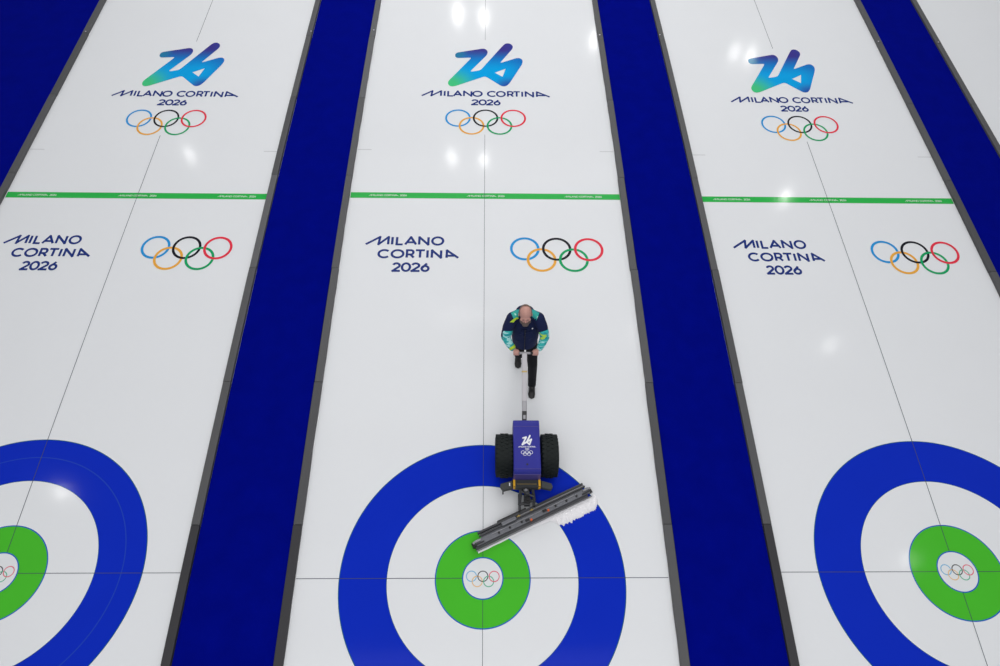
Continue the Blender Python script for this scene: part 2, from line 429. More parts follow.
# --- hog lines with small lettering
hogy = [6.512, 6.57, 6.535]
def hog_text(o, cx):
    k = .205
    dig = [(ch, a + 1.70, b + 1.70) for ch, a, b in UPPER[1][2]]
    words([UPPER[0], (9.276, .174, dig)], .040, -1.286, 'hogtext', o, .0006, sx=k, sy=k * 1.2, ox=cx - .07, oy=-9.363 * k * 1.2)
for i, (lk, rk) in enumerate((('LL', 'LR'), ('CL', 'CR'), ('RL', 'RR'))):
    y = hogy[i]; x0, x1 = ex(lk, y) + .008, ex(rk, y) - .008; cx = (x0 + x1) / 2; w = .068
    V = [(x0 - cx, -w, 0), (x1 - cx, -w, 0), (x1 - cx, w, 0), (x0 - cx, w, 0)]
    o = flat('hog_line', V, [(0, 1, 2, 3)], 'hog', None, (cx, y, .0010))
    tag(o, 'green line with small white lettering across the %s sheet' % NM[i], 'line', 'green lines across the sheets')
    for px in (-1.75, 0, 1.75): hog_text(o, px)
    # tee line, stopping at the button
    hy = hx[i][1]; hc = [-6.1536, -.0084, 6.1563][i]
    t = thing('tee_line', 'thin grey line crossing the %s sheet through the target' % NM[i], 'line', (hc, hy, .0019), group='tee lines')
    for a, b in ((ex(lk, hy) + .008, hc - .262), (hc + .262, ex(rk, hy) - .008)):
        flat('line_segment', [(a - hc, -.0038, 0), (b - hc, -.0038, 0), (b - hc, .0038, 0), (a - hc, .0038, 0)], [(0, 1, 2, 3)], 'thread', t)
    t = thing('center_line', 'thin grey line running down the middle of the %s sheet' % NM[i], 'line', (hc, 0, .0021), group='centre lines')
    hw = .0030 if i == 1 else .0042
    up0, up1 = (8.17, 11.12) if i == 1 else (8.06, 10.95)
    for a, b in ((-3, hy - .262), (hy + .262, up0), (up1, Y1 - 2)):
        n_ = max(1, round((b - a) / 1.0)); V, F = [], []
        for q_ in range(n_ + 1):
            y_ = a + (b - a) * q_ / n_; x_ = lane_x(i, y_) - hc; V += [(x_ - hw, y_, 0), (x_ + hw, y_, 0)]
            if q_: F.append((2 * q_ - 2, 2 * q_ - 1, 2 * q_ + 1, 2 * q_))
        flat('line_segment', V, F, 'thread', t)
    for s, k, sd in ((1, lk, 'left'), (-1, rk, 'right')):
        yy = [7.66, 7.735, 7.67][i]; xa = ex(k, yy) + s * .01; xb = xa + s * .26
        V = [(0, -.007, 0), (xb - xa, -.007, 0), (xb - xa, .007, 0), (0, .007, 0)]
        tag(flat('courtesy_line', V, [(0, 1, 2, 3)], 'faint', None, (xa, yy, .0012)),
            'short faint grey line above the green line at the %s edge of the %s sheet' % (sd, NM[i]), 'line', 'short side lines')

# ------------------------------------------------------------------ the ice machine
mc = thing('ice_scraper', 'blue wheeled ice scraping machine with black tyres and angled steel blade on the middle sheet', 'machine', (.563, 1.45, 0))
OX, OY = .563, 1.45
def mpart(name, bm, m, parent=None, smooth=False, **k): return from_bm(name, bm, m, parent or mc, smooth, **k)
# hood: folded sheet-metal box with crowned top
bm = bmesh.new()
hp = [(-.345, .38), (-.345, .585), (-.325, .635), (-.30, .652), (.35, .652), (.395, .642), (.412, .61), (.412, .36)]
xs = (-.176, -.168, .168, .176)
secs = []
for x in xs:
    ins = .008 if abs(x) > .17 else 0
    secs.append([bm.verts.new((x, y + (ins if y < 0 else -ins), z - ins)) for y, z in hp])
for a, b in zip(secs, secs[1:]):
    for i in range(len(hp)):
        j = (i + 1) % len(hp); bm.faces.new((a[i], a[j], b[j], b[i]))
bm.faces.new(secs[0]); bm.faces.new(secs[-1][::-1])
hood = mpart('hood', bm, 'hood')
bm = bmesh.new(); box(bm, -.178, .178, -.352, -.338, .40, .590, .003); from_bm('hood_flap', bm, 'hooddark', hood)
bm = bmesh.new(); box(bm, -.17, .17, -.300, -.294, .652, .656); from_bm('hood_trim', bm, 'hooddark', hood)
bm = bmesh.new(); box(bm, -.17, .17, .300, .306, .651, .655); from_bm('hood_trim', bm, 'hooddark', hood)
bm = bmesh.new(); tube(bm, (0, -.235, .65), (0, -.235, .656), .014, 16); from_bm('key_hole', bm, 'black', hood)
k = .092
V, F = numeral(0, sx=k, sy=.105, oy=-9.6 * .105); flat('numeral', V, F, 'white', hood, (.002, .030, .6545))
words(UPPER, .042, -1.286, 'white', hood, .6545, sx=k, sy=.12, ox=.002, oy=-9.2 * .12 - .010)
for (x, y) in [(-.546, .11), (-.007, .11), (.534, .11), (-.278, -.109), (.264, -.109)]:
    V, F = annulus(.0195, .0255, 0, 32); o = flat('ring', V, F, 'white', hood, (x * .098, -.080 + y * .105, .6545)); o['label'] = 'white ring'
# chassis
bm = bmesh.new(); box(bm, -.150, .150, -.33, .36, .20, .385, .01); box(bm, -.06, .06, -.45, -.32, .20, .34, .008)
mpart('chassis', bm, 'black')
bm = bmesh.new(); tube(bm, (-.40, .03, .30), (.41, .03, .30), .028, 16); mpart('axle', bm, 'dark')
# front battery box with ribs and brackets
bm = bmesh.new(); box(bm, -.165, .172, -.440, -.345, .26, .40, .004)
for y in (-.425, -.395, -.36): box(bm, -.150, .155, y - .006, y + .006, .398, .410, .002)
box(bm, -.150, .155, -.446, -.438, .30, .38, .002)
bx = mpart('battery_box', bm, 'bumper')
bm = bmesh.new(); box(bm, -.13, .13, -.412, -.407, .401, .407); o = from_bm('label_strip', bm, 'brass', bx)
for x in (-.165, .168):
    bm = bmesh.new(); box(bm, x - .014, x + .014, -.452, -.340, .398, .412, .002); box(bm, x - .014, x + .014, -.454, -.440, .33, .412, .002)
    o = from_bm('bracket', bm, 'yellow', bx); o['label'] = 'yellow bracket'
# bumper wings
for s in (-1, 1):
    bm = bmesh.new()
    if s < 0: pts = [(-.185, -.352), (-.345, -.398), (-.352, -.440), (-.310, -.492), (-.185, -.462)]
    else: pts = [(.190, -.352), (.325, -.392), (.345, -.44), (.318, -.482), (.190, -.452)]
    prism(bm, pts, .33, .39)
    bmesh.ops.bevel(bm, geom=list(bm.edges), offset=.006, segments=1, affect='EDGES')
    w = mpart('bumper_wing', bm, 'bumper')
    bm = bmesh.new(); tube(bm, (s * .20, -.36, .30), (s * .14, -.30, .30), .02, 10); box(bm, min(s*.13, s*.20), max(s*.13, s*.20), -.43, -.38, .30, .335); from_bm('stay', bm, 'black', w)
bm = bmesh.new()
for y in (-.395, -.412): box(bm, -.232, -.218, y - .018, y + .006, .389, .392)
o = from_bm('sticker', bm, 'white', [c for c in mc.children if c.name.startswith('bumper_wing')][0])
bm = bmesh.new(); tube(bm, (-.312, -.480, .345), (-.312, -.496, .27), .010, 10); from_bm('bolt', bm, 'black', [c for c in mc.children if c.name.startswith('bumper_wing')][0])
# tyres
def wheel(x, w):
    R = .30
    bm = bmesh.new()
    prof = [(-w * .36, .15), (-w * .46, .19), (-w * .50, .235), (-w * .47, .270), (-w * .38, .286), (-w * .2, .291), (0, .293), (w * .2, .291), (w * .38, .286), (w * .47, .270), (w * .50, .235), (w * .46, .19), (w * .36, .15)]
    n = 56; rg = []
    for i in range(n):
        a = 2 * PI * i / n
        rg.append([bm.verts.new((px, r * math.cos(a), r * math.sin(a))) for px, r in prof])
    for i in range(n):
        A, B_ = rg[i], rg[(i + 1) % n]
        for j in range(len(prof) - 1): bm.faces.new((A[j], A[j + 1], B_[j + 1], B_[j]))
        bm.faces.new((A[-1], A[0], B_[0], B_[-1]))
    N = 30
    for i in range(N):      # tread blocks
        for q, (cx, ww, off) in enumerate(((-.36, .18, 0), (-.12, .17, .5), (.12, .17, 0), (.36, .18, .5))):
            a = 2 * PI * (i + off) / N
            mtx = Matrix.Rotation(a, 4, 'X') @ Matrix.Rotation((.35 if q % 2 else -.35), 4, 'Z')
            r = .288 if abs(cx) < .3 else .277
            m2 = Matrix.Rotation(a, 4, 'X') @ Matrix.Translation((cx * w, 0, r)) @ Matrix.Rotation((.4 if q % 2 else -.4), 4, 'Z')
            box(bm, -ww * w / 2, ww * w / 2, -.017, .017, 0, .012, 0, m2)
    t = mpart('wheel', bm, 'tyre', smooth=False, loc=(x, .03, .301))
    t['label'] = 'black knobbly tyre'
    bm = bmesh.new()
    tube(bm, (-w * .34, 0, 0), (w * .34, 0, 0), .16, 32); tube(bm, (-w * .42, 0, 0), (w * .42, 0, 0), .05, 20)
    for q in range(5):
        a = q * 2 * PI / 5; tube(bm, (-w * .38, .09 * math.cos(a), .09 * math.sin(a)), (w * .38, .09 * math.cos(a), .09 * math.sin(a)), .010, 8)
    from_bm('hub', bm, 'dark', t)
wheel(-.290, .245); wheel(.318, .235)
# handle
a = Vector((-.018, .375, .53)); b = Vector((-.015, 1.235, 1.0))
d = (b - a).normalized()
def hbar(bm, p, q, w, h, bev=.004):
    dd = (q - p); L_ = dd.length; rot = dd.to_track_quat('Y', 'Z').to_matrix().to_4x4()
    box(bm, -w / 2, w / 2, 0, L_, -h / 2, h / 2, bev, Matrix.Translation(p) @ rot)
bm = bmesh.new(); hbar(bm, a.lerp(b, .15), b, .068, .045); post = mpart('handle_post', bm, 'alu'); post['label'] = 'silver handle post'
bm = bmesh.new(); hbar(bm, a.lerp(b, .13), a.lerp(b, .34), .060, .052); from_bm('post_collar', bm, 'steel2', post)
bm = bmesh.new(); hbar(bm, a, a.lerp(b, .20), .062, .060); mpart('handle_socket', bm, 'black')
bm = bmesh.new(); hbar(bm, a.lerp(b, .09), a.lerp(b, .145), .034, .066, .002); mpart('socket_latch', bm, 'steel2')
bm = bmesh.new(); pc = a.lerp(b, .735); hbar(bm, pc, pc + d * .022, .074, .050, .002); from_bm('clamp', bm, 'brass', post)
bm = bmesh.new(); tube(bm, (-.085, 1.24, 1.0), (.085, 1.24, 1.0), .017, 14); hb = mpart('handle_bar', bm, 'alu')
for s in (-1, 1):
    bm = bmesh.new(); tube(bm, (s * .075 - .010, 1.24, 1.0), ((.172 if s > 0 else -.155), 1.243, .997), .020, 14); from_bm('grip', bm, 'black', hb)
# linkage between chassis and scraper head
bm = bmesh.new()
tube(bm, (-.07, -.42, .30), (-.09, -.60, .14), .022, 10); tube(bm, (.08, -.42, .30), (.11, -.55, .16), .022, 10)
tube(bm, (-.07, -.46, .27), (.10, -.52, .24), .017, 10); tube(bm, (-.09, -.60, .15), (.11, -.54, .16), .018, 10)
box(bm, -.105, -.070, -.72, -.45, .09, .15, .006); box(bm, .085, .125, -.64, -.44, .09, .15, .006)
box(bm, -.03, .05, -.62, -.46, .12, .20, .01); tube(bm, (0, -.50, .16), (.01, -.50, .34), .028, 14)
lk = mpart('linkage', bm, 'dark')
bm = bmesh.new(); tube(bm, (-.015, -.475, .33), (-.010, -.475, .375), .016, 12); tube(bm, (-.04, -.475, .36), (.02, -.475, .36), .006, 8); from_bm('hitch_pin', bm, 'steel2', lk)
bm = bmesh.new(); tube(bm, (.02, -.56, .20), (.02, -.56, .225), .045, 20); tube(bm, (.02, -.56, .225), (.02, -.56, .25), .018, 12)
from_bm('turning_plate', bm, 'black', lk)
# scraper head, angled across the travel direction
TH = math.radians(25.276)
hx0, hy0 = .66 - OX, .70 - OY
head = None
bm = bmesh.new(); box(bm, -.835, .850, -.030, .048, .055, .110, .006); box(bm, -.74, .78, .035, .12, .06, .095, .004)
head = mpart('scraper_head', bm, 'steel', loc=(hx0, hy0, 0), rot=(0, 0, TH)); head['label'] = 'long grey steel scraper head'
def hpart(name, bm, m): return from_bm(name, bm, m, head)
bm = bmesh.new(); box(bm, -.765, .800, .098, .124, .09, .150, .004); hpart('rear_rail', bm, 'dark')
bm = bmesh.new(); box(bm, -.765, .815, .062, .080, .10, .135, .003); hpart('middle_rail', bm, 'dark')
bm = bmesh.new(); box(bm, -.20, .81, .080, .097, .095, .128, .003); o = hpart('top_channel', bm, 'steel2')
bm = bmesh.new(); box(bm, -.47, -.05, .122, .146, .08, .150, .004); hpart('mounting_plate', bm, 'black')
bm = bmesh.new(); box(bm, -.435, -.225, .052, .100, .112, .165, .012); hpart('motor_housing', bm, 'steel')
bm = bmesh.new(); box(bm, -.86, .80, -.060, -.022, .012, .092, .004); hpart('blade_holder', bm, 'dark')
bm = bmesh.new(); box(bm, -.86, .86, -.072, -.058, .003, .040, .001); hpart('blade', bm, 'steel2')
bm = bmesh.new(); box(bm, -.60, .62, .022, .030, .110, .118, .001); hpart('seam_bar', bm, 'steel2')
for u in (-.506, -.347, -.175, .331, .496, .651):
    bm = bmesh.new(); tube(bm, (u, .004, .105), (u, .004, .122), .016, 6); tube(bm, (u, .004, .122), (u, .004, .134), .009, 8); hpart('bolt', bm, 'black')
for u, v in ((-.050, -.028), (.213, -.010)):
    bm = bmesh.new(); tube(bm, (u, v, .108), (u, v, .138), .015, 12); tube(bm, (u, v, .138), (u, v, .147), .010, 10)
    o = hpart('knob', bm, 'orange'); o['label'] = 'orange adjusting knob'
    bm = bmesh.new(); box(bm, u - .075, u - .02, v + .004, v + .034, .108, .132, .003); hpart('knob_block', bm, 'black')
for u in (.012, -.18):
    bm = bmesh.new(); tube(bm, (u, .086, .125), (u, .086, .146), .013, 8); box(bm, u - .026, u + .026, .078, .094, .125, .132); o = hpart('fitting', bm, 'brass'); o['label'] = 'brass fitting'
for s in (-1, 1):
    bm = bmesh.new()
    box(bm, s * .80 - .07, s * .80 + .07, -.022, -.006, .108, .132, .003); tube(bm, (s * .865, -.03, .06), (s * .865, .04, .06), .026, 12); hpart('end_clamp', bm, 'black')
    bm = bmesh.new(); box(bm, s * .805 - .045, s * .805 + .045, .012, .036, .108, .135, .004); tube(bm, (s * .86, .02, .10), (s * .86, .02, .125), .016, 10); o = hpart('end_fitting', bm, 'steel2')
# --- shaved ice in front of the blade (a heap nobody could count)
bm = bmesh.new()
nu, nv = 260, 14
grid = []
def outer_v(u):
    base = .024 + .010 * noise.noise(Vector((u * 6, 0, 3)))
    if u > -.1: base += .025 * min(1, (u + .1) / .3)
    if u > .20:
        t = min(1, (u - .20) / .12); base += .118 * t * (1 - max(0, (u - .80) / .14) ** 2)
        base += t * (.030 * noise.noise(Vector((u * 11, 1, 0))) + .030 * abs(noise.noise(Vector((u * 45, 2, 0)))) + .018 * noise.noise(Vector((u * 95, 4, 0))))
        for c, w_, h_ in ((.275, .02, .03), (.44, .018, .030), (.39, .012, .015), (.33, .012, .02)): base += h_ * max(0, 1 - abs(u - c) / w_)
    return max(.002, base)
for i in range(nu + 1):
    u = -.85 + (1.76) * i / nu
    ov = outer_v(u); row = []
    for j in range(nv + 1):
        t = j / nv
        v = -.073 - ov * t
        if u > .87: v += (u - .87) * .8
        h = (.005 + .16 * ov) * math.sin(PI * min(1, t * .85 + .15)) ** .7 * (1 + .35 * noise.noise(Vector((u * 40, v * 40, 0)))) if t < 1 else 0.0
        row.append(bm.verts.new((u + .006 * noise.noise(Vector((u * 30, v * 30, 5))), v, .0035 + max(0, h))))
    grid.append(row)
for i in range(nu):
    for j in range(nv): bm.faces.new((grid[i][j], grid[i + 1][j], grid[i + 1][j + 1], grid[i][j + 1]))
o = from_bm('shaved_ice', bm, 'snow', None, True, loc=(.66, .70, 0), rot=(0, 0, TH))
tag(o, 'ragged heap of white shaved ice pushed up along the front of the blade', 'shaved ice'); o['kind'] = 'stuff'

# ------------------------------------------------------------------ the person
def bake(o, name, m, parent):
    bpy.context.view_layer.update()
    dg = bpy.context.evaluated_depsgraph_get()
    me = bpy.data.meshes.new_from_object(o.evaluated_get(dg)); bpy.data.objects.remove(o)
    me.materials.clear(); me.name = name
    for p in me.polygons: p.use_smooth = True
    return link(name, me, m, parent)
def skin(chains, sub=2):
    """chains: list of [(x,y,z,r[,ry])...]; a first point equal to an existing one joins there."""
    V, E, R = [], [], []
    def idx(p):
        for i, v in enumerate(V):
            if (Vector(v) - Vector(p[:3])).length < 1e-5: return i
        V.append(p[:3]); R.append((p[3], p[4] if len(p) > 4 else p[3])); return len(V) - 1
    for c in chains:
        prev = None
        for p in c:
            i = idx(p)
            if prev is not None: E.append((prev, i))
            prev = i
    me = bpy.data.meshes.new('t'); me.from_pydata(V, E, []); o = bpy.data.objects.new('t', me); C.objects.link(o)
    o.modifiers.new('s', 'SKIN').use_smooth_shade = True
    for i, r in enumerate(R): me.skin_vertices[0].data[i].radius = r; me.skin_vertices[0].data[i].use_root = (i == 0)
    if sub: 
        s = o.modifiers.new('u', 'SUBSURF'); s.levels = sub; s.render_levels = sub
    return o
def limb(bm, pts, seg=20):
    for p, q in zip(pts, pts[1:]):
        tube(bm, p[:3], q[:3], p[3], seg, q[3])
    for p in pts: ell(bm, Vector(p[:3]), (p[3],) * 3, None, seg, 12)
def loft(bm, secs, seg=32):
    # closed stack of level ellipses (x, y, z, rx, ry)
    rg = [[bm.verts.new((x + rx * math.cos(2 * PI * i / seg), y + ry * math.sin(2 * PI * i / seg), z)) for i in range(seg)] for x, y, z, rx, ry in secs]
    for A, B_ in zip(rg, rg[1:]):
        for i in range(seg): bm.faces.new((A[i], A[(i + 1) % seg], B_[(i + 1) % seg], B_[i]))
    bm.faces.new(rg[0][::-1]); bm.faces.new(rg[-1])
def to_bm(o):
    bpy.context.view_layer.update()
    dg = bpy.context.evaluated_depsgraph_get(); me = bpy.data.meshes.new_from_object(o.evaluated_get(dg))
    bm = bmesh.new(); bm.from_mesh(me); bpy.data.objects.remove(o); return bm, me
def ell(bm, c, r, mtx=None, u=20, v=14):
    m4 = Matrix.Translation(c) @ (mtx or Matrix()) @ Matrix.Diagonal((*r, 1))
    bmesh.ops.create_uvsphere(bm, u_segments=u, v_segments=v, radius=1, matrix=m4)
def remesh(bm, vox, smooth=4):
    me = bpy.data.meshes.new('t'); bm.to_mesh(me); bm.free(); o = bpy.data.objects.new('t', me); C.objects.link(o)
    r = o.modifiers.new('r', 'REMESH'); r.mode = 'VOXEL'; r.voxel_size = vox; r.use_smooth_shade = True
    s = o.modifiers.new('s', 'SMOOTH'); s.iterations = smooth; s.factor = .5
    return o

person = thing('person', 'bald bearded person in navy and teal jacket pushing the blue machine by its handle', 'person', (.57, 2.95, 0))
PX, PY = .57, 2.95
def L3(x, y, z): return (x - PX, y - PY, z)
HT = math.radians(-7)                                   # head tilted down
hc = Vector(L3(.541, 2.965, 1.545))
HM = Matrix.Rotation(HT, 4, 'X') @ Matrix.Scale(1.06, 4)                        # local head frame: face towards -Y
def H(x, y, z): return hc + (HM @ Vector((x, y, z)))
sh = {}
def P(x, y, z, *r): return (x - PX, y - PY, z, *r)
# joints (world)
pel = P(.57, 3.03, .93, .13, .11); wai = P(.565, 3.03, 1.06, .125, .10); che = P(.555, 3.05, 1.22, .145, .11); ush = P(.550, 3.06, 1.35, .12, .09)
nek = P(.545, 3.02, 1.42, .062); nk2 = P(.541, 2.98, 1.48, .058)
shl = P(.385, 3.01, 1.36, .062); ell_ = P(.290, 2.875, 1.13, .045); wrl = P(.385, 2.745, 1.015, .030)
shr = P(.720, 3.01, 1.36, .062); elr = P(.825, 2.875, 1.13, .045); wrr = P(.750, 2.745, 1.015, .030)
hpl = P(.485, 3.03, .88, .085); knl = P(.505, 3.00, .50, .058); anl = P(.510, 3.245, .12, .042)
hpr = P(.660, 3.02, .88, .085); knr = P(.690, 2.80, .50, .058); anr = P(.703, 2.735, .10, .042)
bm = bmesh.new()
loft(bm, [P(.57, 3.03, .93, .11, .08), P(.565, 3.03, 1.06, .105, .075), P(.555, 3.06, 1.22, .12, .08), P(.550, 3.08, 1.34, .11, .07), P(.547, 3.06, 1.41, .06, .05)])
limb(bm, [P(.550, 3.08, 1.35, .055), nek, nk2])
shl = P(.385, 3.03, 1.345, .055); shr = P(.720, 3.03, 1.345, .055)
limb(bm, [P(.50, 3.08, 1.34, .05), shl, ell_, wrl]); limb(bm, [P(.60, 3.08, 1.34, .05), shr, elr, wrr])
limb(bm, [P(*[.485, 3.03, .86, .07]), knl, P(.510, 3.24, .10, .036), P(.508, 3.17, .045, .028)]); limb(bm, [P(*[.660, 3.02, .86, .07]), knr, P(.703, 2.72, .10, .036), P(.702, 2.66, .045, .028)])
# head
ell(bm, H(0, .012, .015), (.076, .098, .092), HM, 28, 20)         # cranium
ell(bm, H(0, -.022, -.045), (.062, .070, .078), HM)               # face
ell(bm, H(0, -.052, -.092), (.034, .034, .026), HM)               # chin
ell(bm, H(0, -.082, .002), (.050, .014, .012), HM)                # brow
ell(bm, H(0, -.100, -.034), (.013, .020, .017), HM)               # nose tip
ell(bm, H(0, -.090, -.015), (.009, .014, .026), HM)               # nose bridge
ell(bm, H(0, -.086, -.064), (.024, .010, .007), HM)               # lips
for s in (-1, 1):
    ell(bm, H(s * .046, -.062, -.030), (.022, .022, .024), HM)    # cheeks
    ell(bm, H(s * .080, .012, -.020), (.010, .020, .032), HM @ Matrix.Rotation(s * .3, 4, 'Z'), 14, 10)   # ears
# hands closed on the grips: palm, four fingers each bent twice around the bar, thumb from the palm's side
bar_y, bar_z = 2.6915, .998
for s, wx, gx in ((-1, .385, .432), (1, .752, .700)):
    pc = Vector(L3(gx, bar_y + .022, bar_z + .026))
    ell(bm, pc, (.040, .030, .018), Matrix.Rotation(-.5, 4, 'X'), 16, 10)
    ell(bm, Vector(L3((gx + wx) / 2, bar_y + .040, bar_z + .024)), (.030, .028, .017), Matrix.Rotation(-.3, 4, 'X'), 14, 10)
    for q in range(4):
        fx = gx + (-.030 + .020 * q); ln = [.92, 1.05, 1.0, .85][q if s < 0 else 3 - q]
        a = [(fx, bar_y + .012, bar_z + .030), (fx, bar_y - .018 * ln, bar_z + .026), (fx, bar_y - .031 * ln, bar_z + .002), (fx, bar_y - .020, bar_z - .022), (fx, bar_y - .002, bar_z - .026)]
        rr = [.0098, .0095, .0088, .0082, .0072]
        for (p, r1), (p2, r2) in zip(zip(a, rr), zip(a[1:], rr[1:])):
            tube(bm, L3(*p), L3(*p2), r1, 10, r2); ell(bm, Vector(L3(*p2)), (r2, r2, r2), None, 10, 8)
    ts = -s
    a = [(gx + ts * .024, bar_y + .028, bar_z + .018), (gx + ts * .046, bar_y + .012, bar_z + .006), (gx + ts * .044, bar_y - .010, bar_z - .022)]
    for p, p2, r1, r2 in ((a[0], a[1], .012, .0105), (a[1], a[2], .0105, .009)):
        tube(bm, L3(*p), L3(*p2), r1, 10, r2); ell(bm, Vector(L3(*p2)), (r2, r2, r2), None, 10, 8)
body = bake(remesh(bm, .0055, 3), 'body', 'skin', person)
# hair: close-cropped fringe round the sides and back of the bald head
bm = bmesh.new()
n = 40; rows = 6; gr = []
for i in range(n + 1):
    a = math.radians(-18 + 216 * i / n)                 # from the right temple round the back to the left
    rw = []
    for j in range(rows + 1):
        t = j / rows
        zz = -.055 + t * (.098 + .076 * max(0, math.sin(math.radians(180 * i / n))) ** 1.5)
        k_ = math.sqrt(max(.05, 1 - ((zz - .02) / .100) ** 2))
        off = 1.075 if 0 < j < rows and 0 < i < n else .985
        rw.append(bm.verts.new(H(.077 * k_ * off * math.cos(a), .012 + .097 * k_ * off * math.sin(a), zz)))
    gr.append(rw)
for i in range(n):
    for j in range(rows): bm.faces.new((gr[i][j], gr[i + 1][j], gr[i + 1][j + 1], gr[i][j + 1]))
o = from_bm('hair', bm, 'hair', person, True); o['label'] = 'short grey hair round the bald crown'
bm = bmesh.new()
ell(bm, H(0, -.074, -.100), (.046, .046, .034), HM); ell(bm, H(0, -.088, -.052), (.026, .012, .006), HM)
for s in (-1, 1): ell(bm, H(s * .050, -.036, -.082), (.022, .040, .036), HM)
bake(remesh(bm, .005, 2), 'beard', 'beard', person)
for s in (-1, 1):
    bm = bmesh.new(); ell(bm, H(s * .028, -.083, -.014), (.010, .007, .007), HM, 12, 8); from_bm('eye', bm, 'eye', person, True)
# jacket: torso, upper sleeves, collar
def infl(p, d, *a): return (p[0], p[1], p[2], *(r + d for r in p[3:]))
bm = bmesh.new()
ell(bm, Vector(P(.546, 3.125, 1.385)), (.125, .085, .085))
loft(bm, [P(.565, 2.985, .825, .150, .130), P(.565, 2.985, .84, .175, .152), P(.565, 3.00, .98, .190, .146), P(.560, 3.03, 1.12, .195, .136), P(.555, 3.065, 1.26, .172, .120), P(.550, 3.085, 1.35, .150, .100), P(.546, 3.08, 1.41, .100, .080), P(.545, 3.06, 1.45, .070, .065)])
for sg, xs_ in ((-1, .375), (1, .730)):
    limb(bm, [P(.548 + sg * .06, 3.085, 1.38, .070), P(xs_, 3.03, 1.355, .082), P(xs_ + sg * .055, 2.955, 1.25, .076), P(xs_ + sg * .092, 2.885, 1.145, .062)])
# folds
for q in range(9):
    zz = .92 + q * .045; ell(bm, Vector(P(.565 + .05 * math.sin(q * 2.3), 2.868 + .006 * q, zz)), (.09, .012, .010), Matrix.Rotation(.4 * math.sin(q * 1.7), 4, 'Y'), 14, 8)
jacket = bake(remesh(bm, .009, 5), 'jacket', 'jacket', person); jacket['label'] = 'navy jacket'
bm = bmesh.new(); bmesh.ops.create_cone(bm, cap_ends=False, segments=28, radius1=.095, radius2=.076, depth=.06, matrix=Matrix.Translation(L3(.545, 3.035, 1.46)) @ Matrix.Rotation(.45, 4, 'X'))
bmesh.ops.solidify(bm, geom=list(bm.faces), thickness=.008); from_bm('collar', bm, 'jacket', jacket, True)
bm = bmesh.new(); hbar(bm, Vector(L3(.556, 2.838, .86)), Vector(L3(.550, 2.905, 1.27)), .010, .030, .002); from_bm('zip', bm, 'zip', jacket)
bm = bmesh.new(); box(bm, *[.640 - PX, .655 - PX], 2.905 - PY, 2.915 - PY, 1.27, 1.285); o = from_bm('chest_badge', bm, 'white', jacket); o['label'] = 'small white chest badge'
for s, e, w in ((-1, ell_, wrl), (1, elr, wrr)):
    sx_ = PX + e[0]; wx_ = PX + w[0]
    bm = bmesh.new()
    limb(bm, [P(sx_ - s * .020, 2.912, 1.20, .072), P(sx_, 2.872, 1.13, .065), P((sx_ + wx_) / 2, 2.80, 1.07, .054), P(wx_ + s * .006, 2.755, 1.026, .044)])
    c = remesh(bm, .009, 3)
    o = bake(c, 'sleeve', 'sleeve', person); o['label'] = 'teal and lime patterned sleeve'
    # patterned shoulder panel following the jacket front
    bm = bmesh.new()
    n1, n2 = 12, 8; g2 = []
    for i in range(n1 + 1):
        rw = []
        for j in range(n2 + 1):
            x = .545 + s * (.080 + .115 * j / n2 * (1 - .5 * (i / n1) ** 2)); y = 3.10 - .155 * i / n1
            rw.append((x - PX, y - PY))
        g2.append(rw)
    bpy.context.view_layer.update()
    vs = []
    for i, rw in enumerate(g2):
        v_ = []
        for j, (x, y) in enumerate(rw):
            ok, loc, nrm, _ = jacket.ray_cast(Vector((x, y, 2.0)), Vector((0, 0, -1)))
            v_.append(bm.verts.new(loc + nrm * .006) if ok and loc.z > 1.26 and nrm.z > .42 else None)
        vs.append(v_)
    for i in range(n1):
        for j in range(n2):
            q = (vs[i][j], vs[i + 1][j], vs[i + 1][j + 1], vs[i][j + 1])
            cut = (i < 3 and j > 3 + i) or (i > 9 and (j < 1 or j > 5))
            if all(q) and not cut: bm.faces.new(q)
    for v in [v for v in bm.verts if not v.link_faces]: bm.verts.remove(v)
    if bm.faces:
        bmesh.ops.recalc_face_normals(bm, faces=bm.faces)
        bmesh.ops.solidify(bm, geom=list(bm.faces), thickness=-.005)
    o = from_bm('shoulder_panel', bm, 'yoke', jacket, True); o['label'] = 'teal patterned shoulder panel'
    if s < 0:       # lime wedge on one shoulder, lime cuff on the same arm
        bm = bmesh.new(); rows_ = []
        for i in range(7):
            rw = []
            for j in range(6):
                x = .545 - (.085 + .018 * j * (.35 + i / 6)); y = 3.00 - .05 * i / 6
                ok, loc, nrm, _ = jacket.ray_cast(Vector((x - PX, y - PY, 2.0)), Vector((0, 0, -1)))
                rw.append(bm.verts.new(loc + nrm * .013) if ok and loc.z > 1.25 and nrm.z > .38 else None)
            rows_.append(rw)
        for i in range(6):
            for j in range(5):
                q = (rows_[i][j], rows_[i + 1][j], rows_[i + 1][j + 1], rows_[i][j + 1])
                if all(q): bm.faces.new(q)
        for v in [v for v in bm.verts if not v.link_faces]: bm.verts.remove(v)
        o = from_bm('shoulder_patch', bm, 'lime', jacket, True); o['label'] = 'lime shoulder patch'
        bm = bmesh.new(); tube(bm, P(wx_ - .018, 2.775, 1.043), P(wx_ + .002, 2.748, 1.020), .051, 20, .047); o = from_bm('cuff', bm, 'lime', person, True); o['label'] = 'lime cuff'
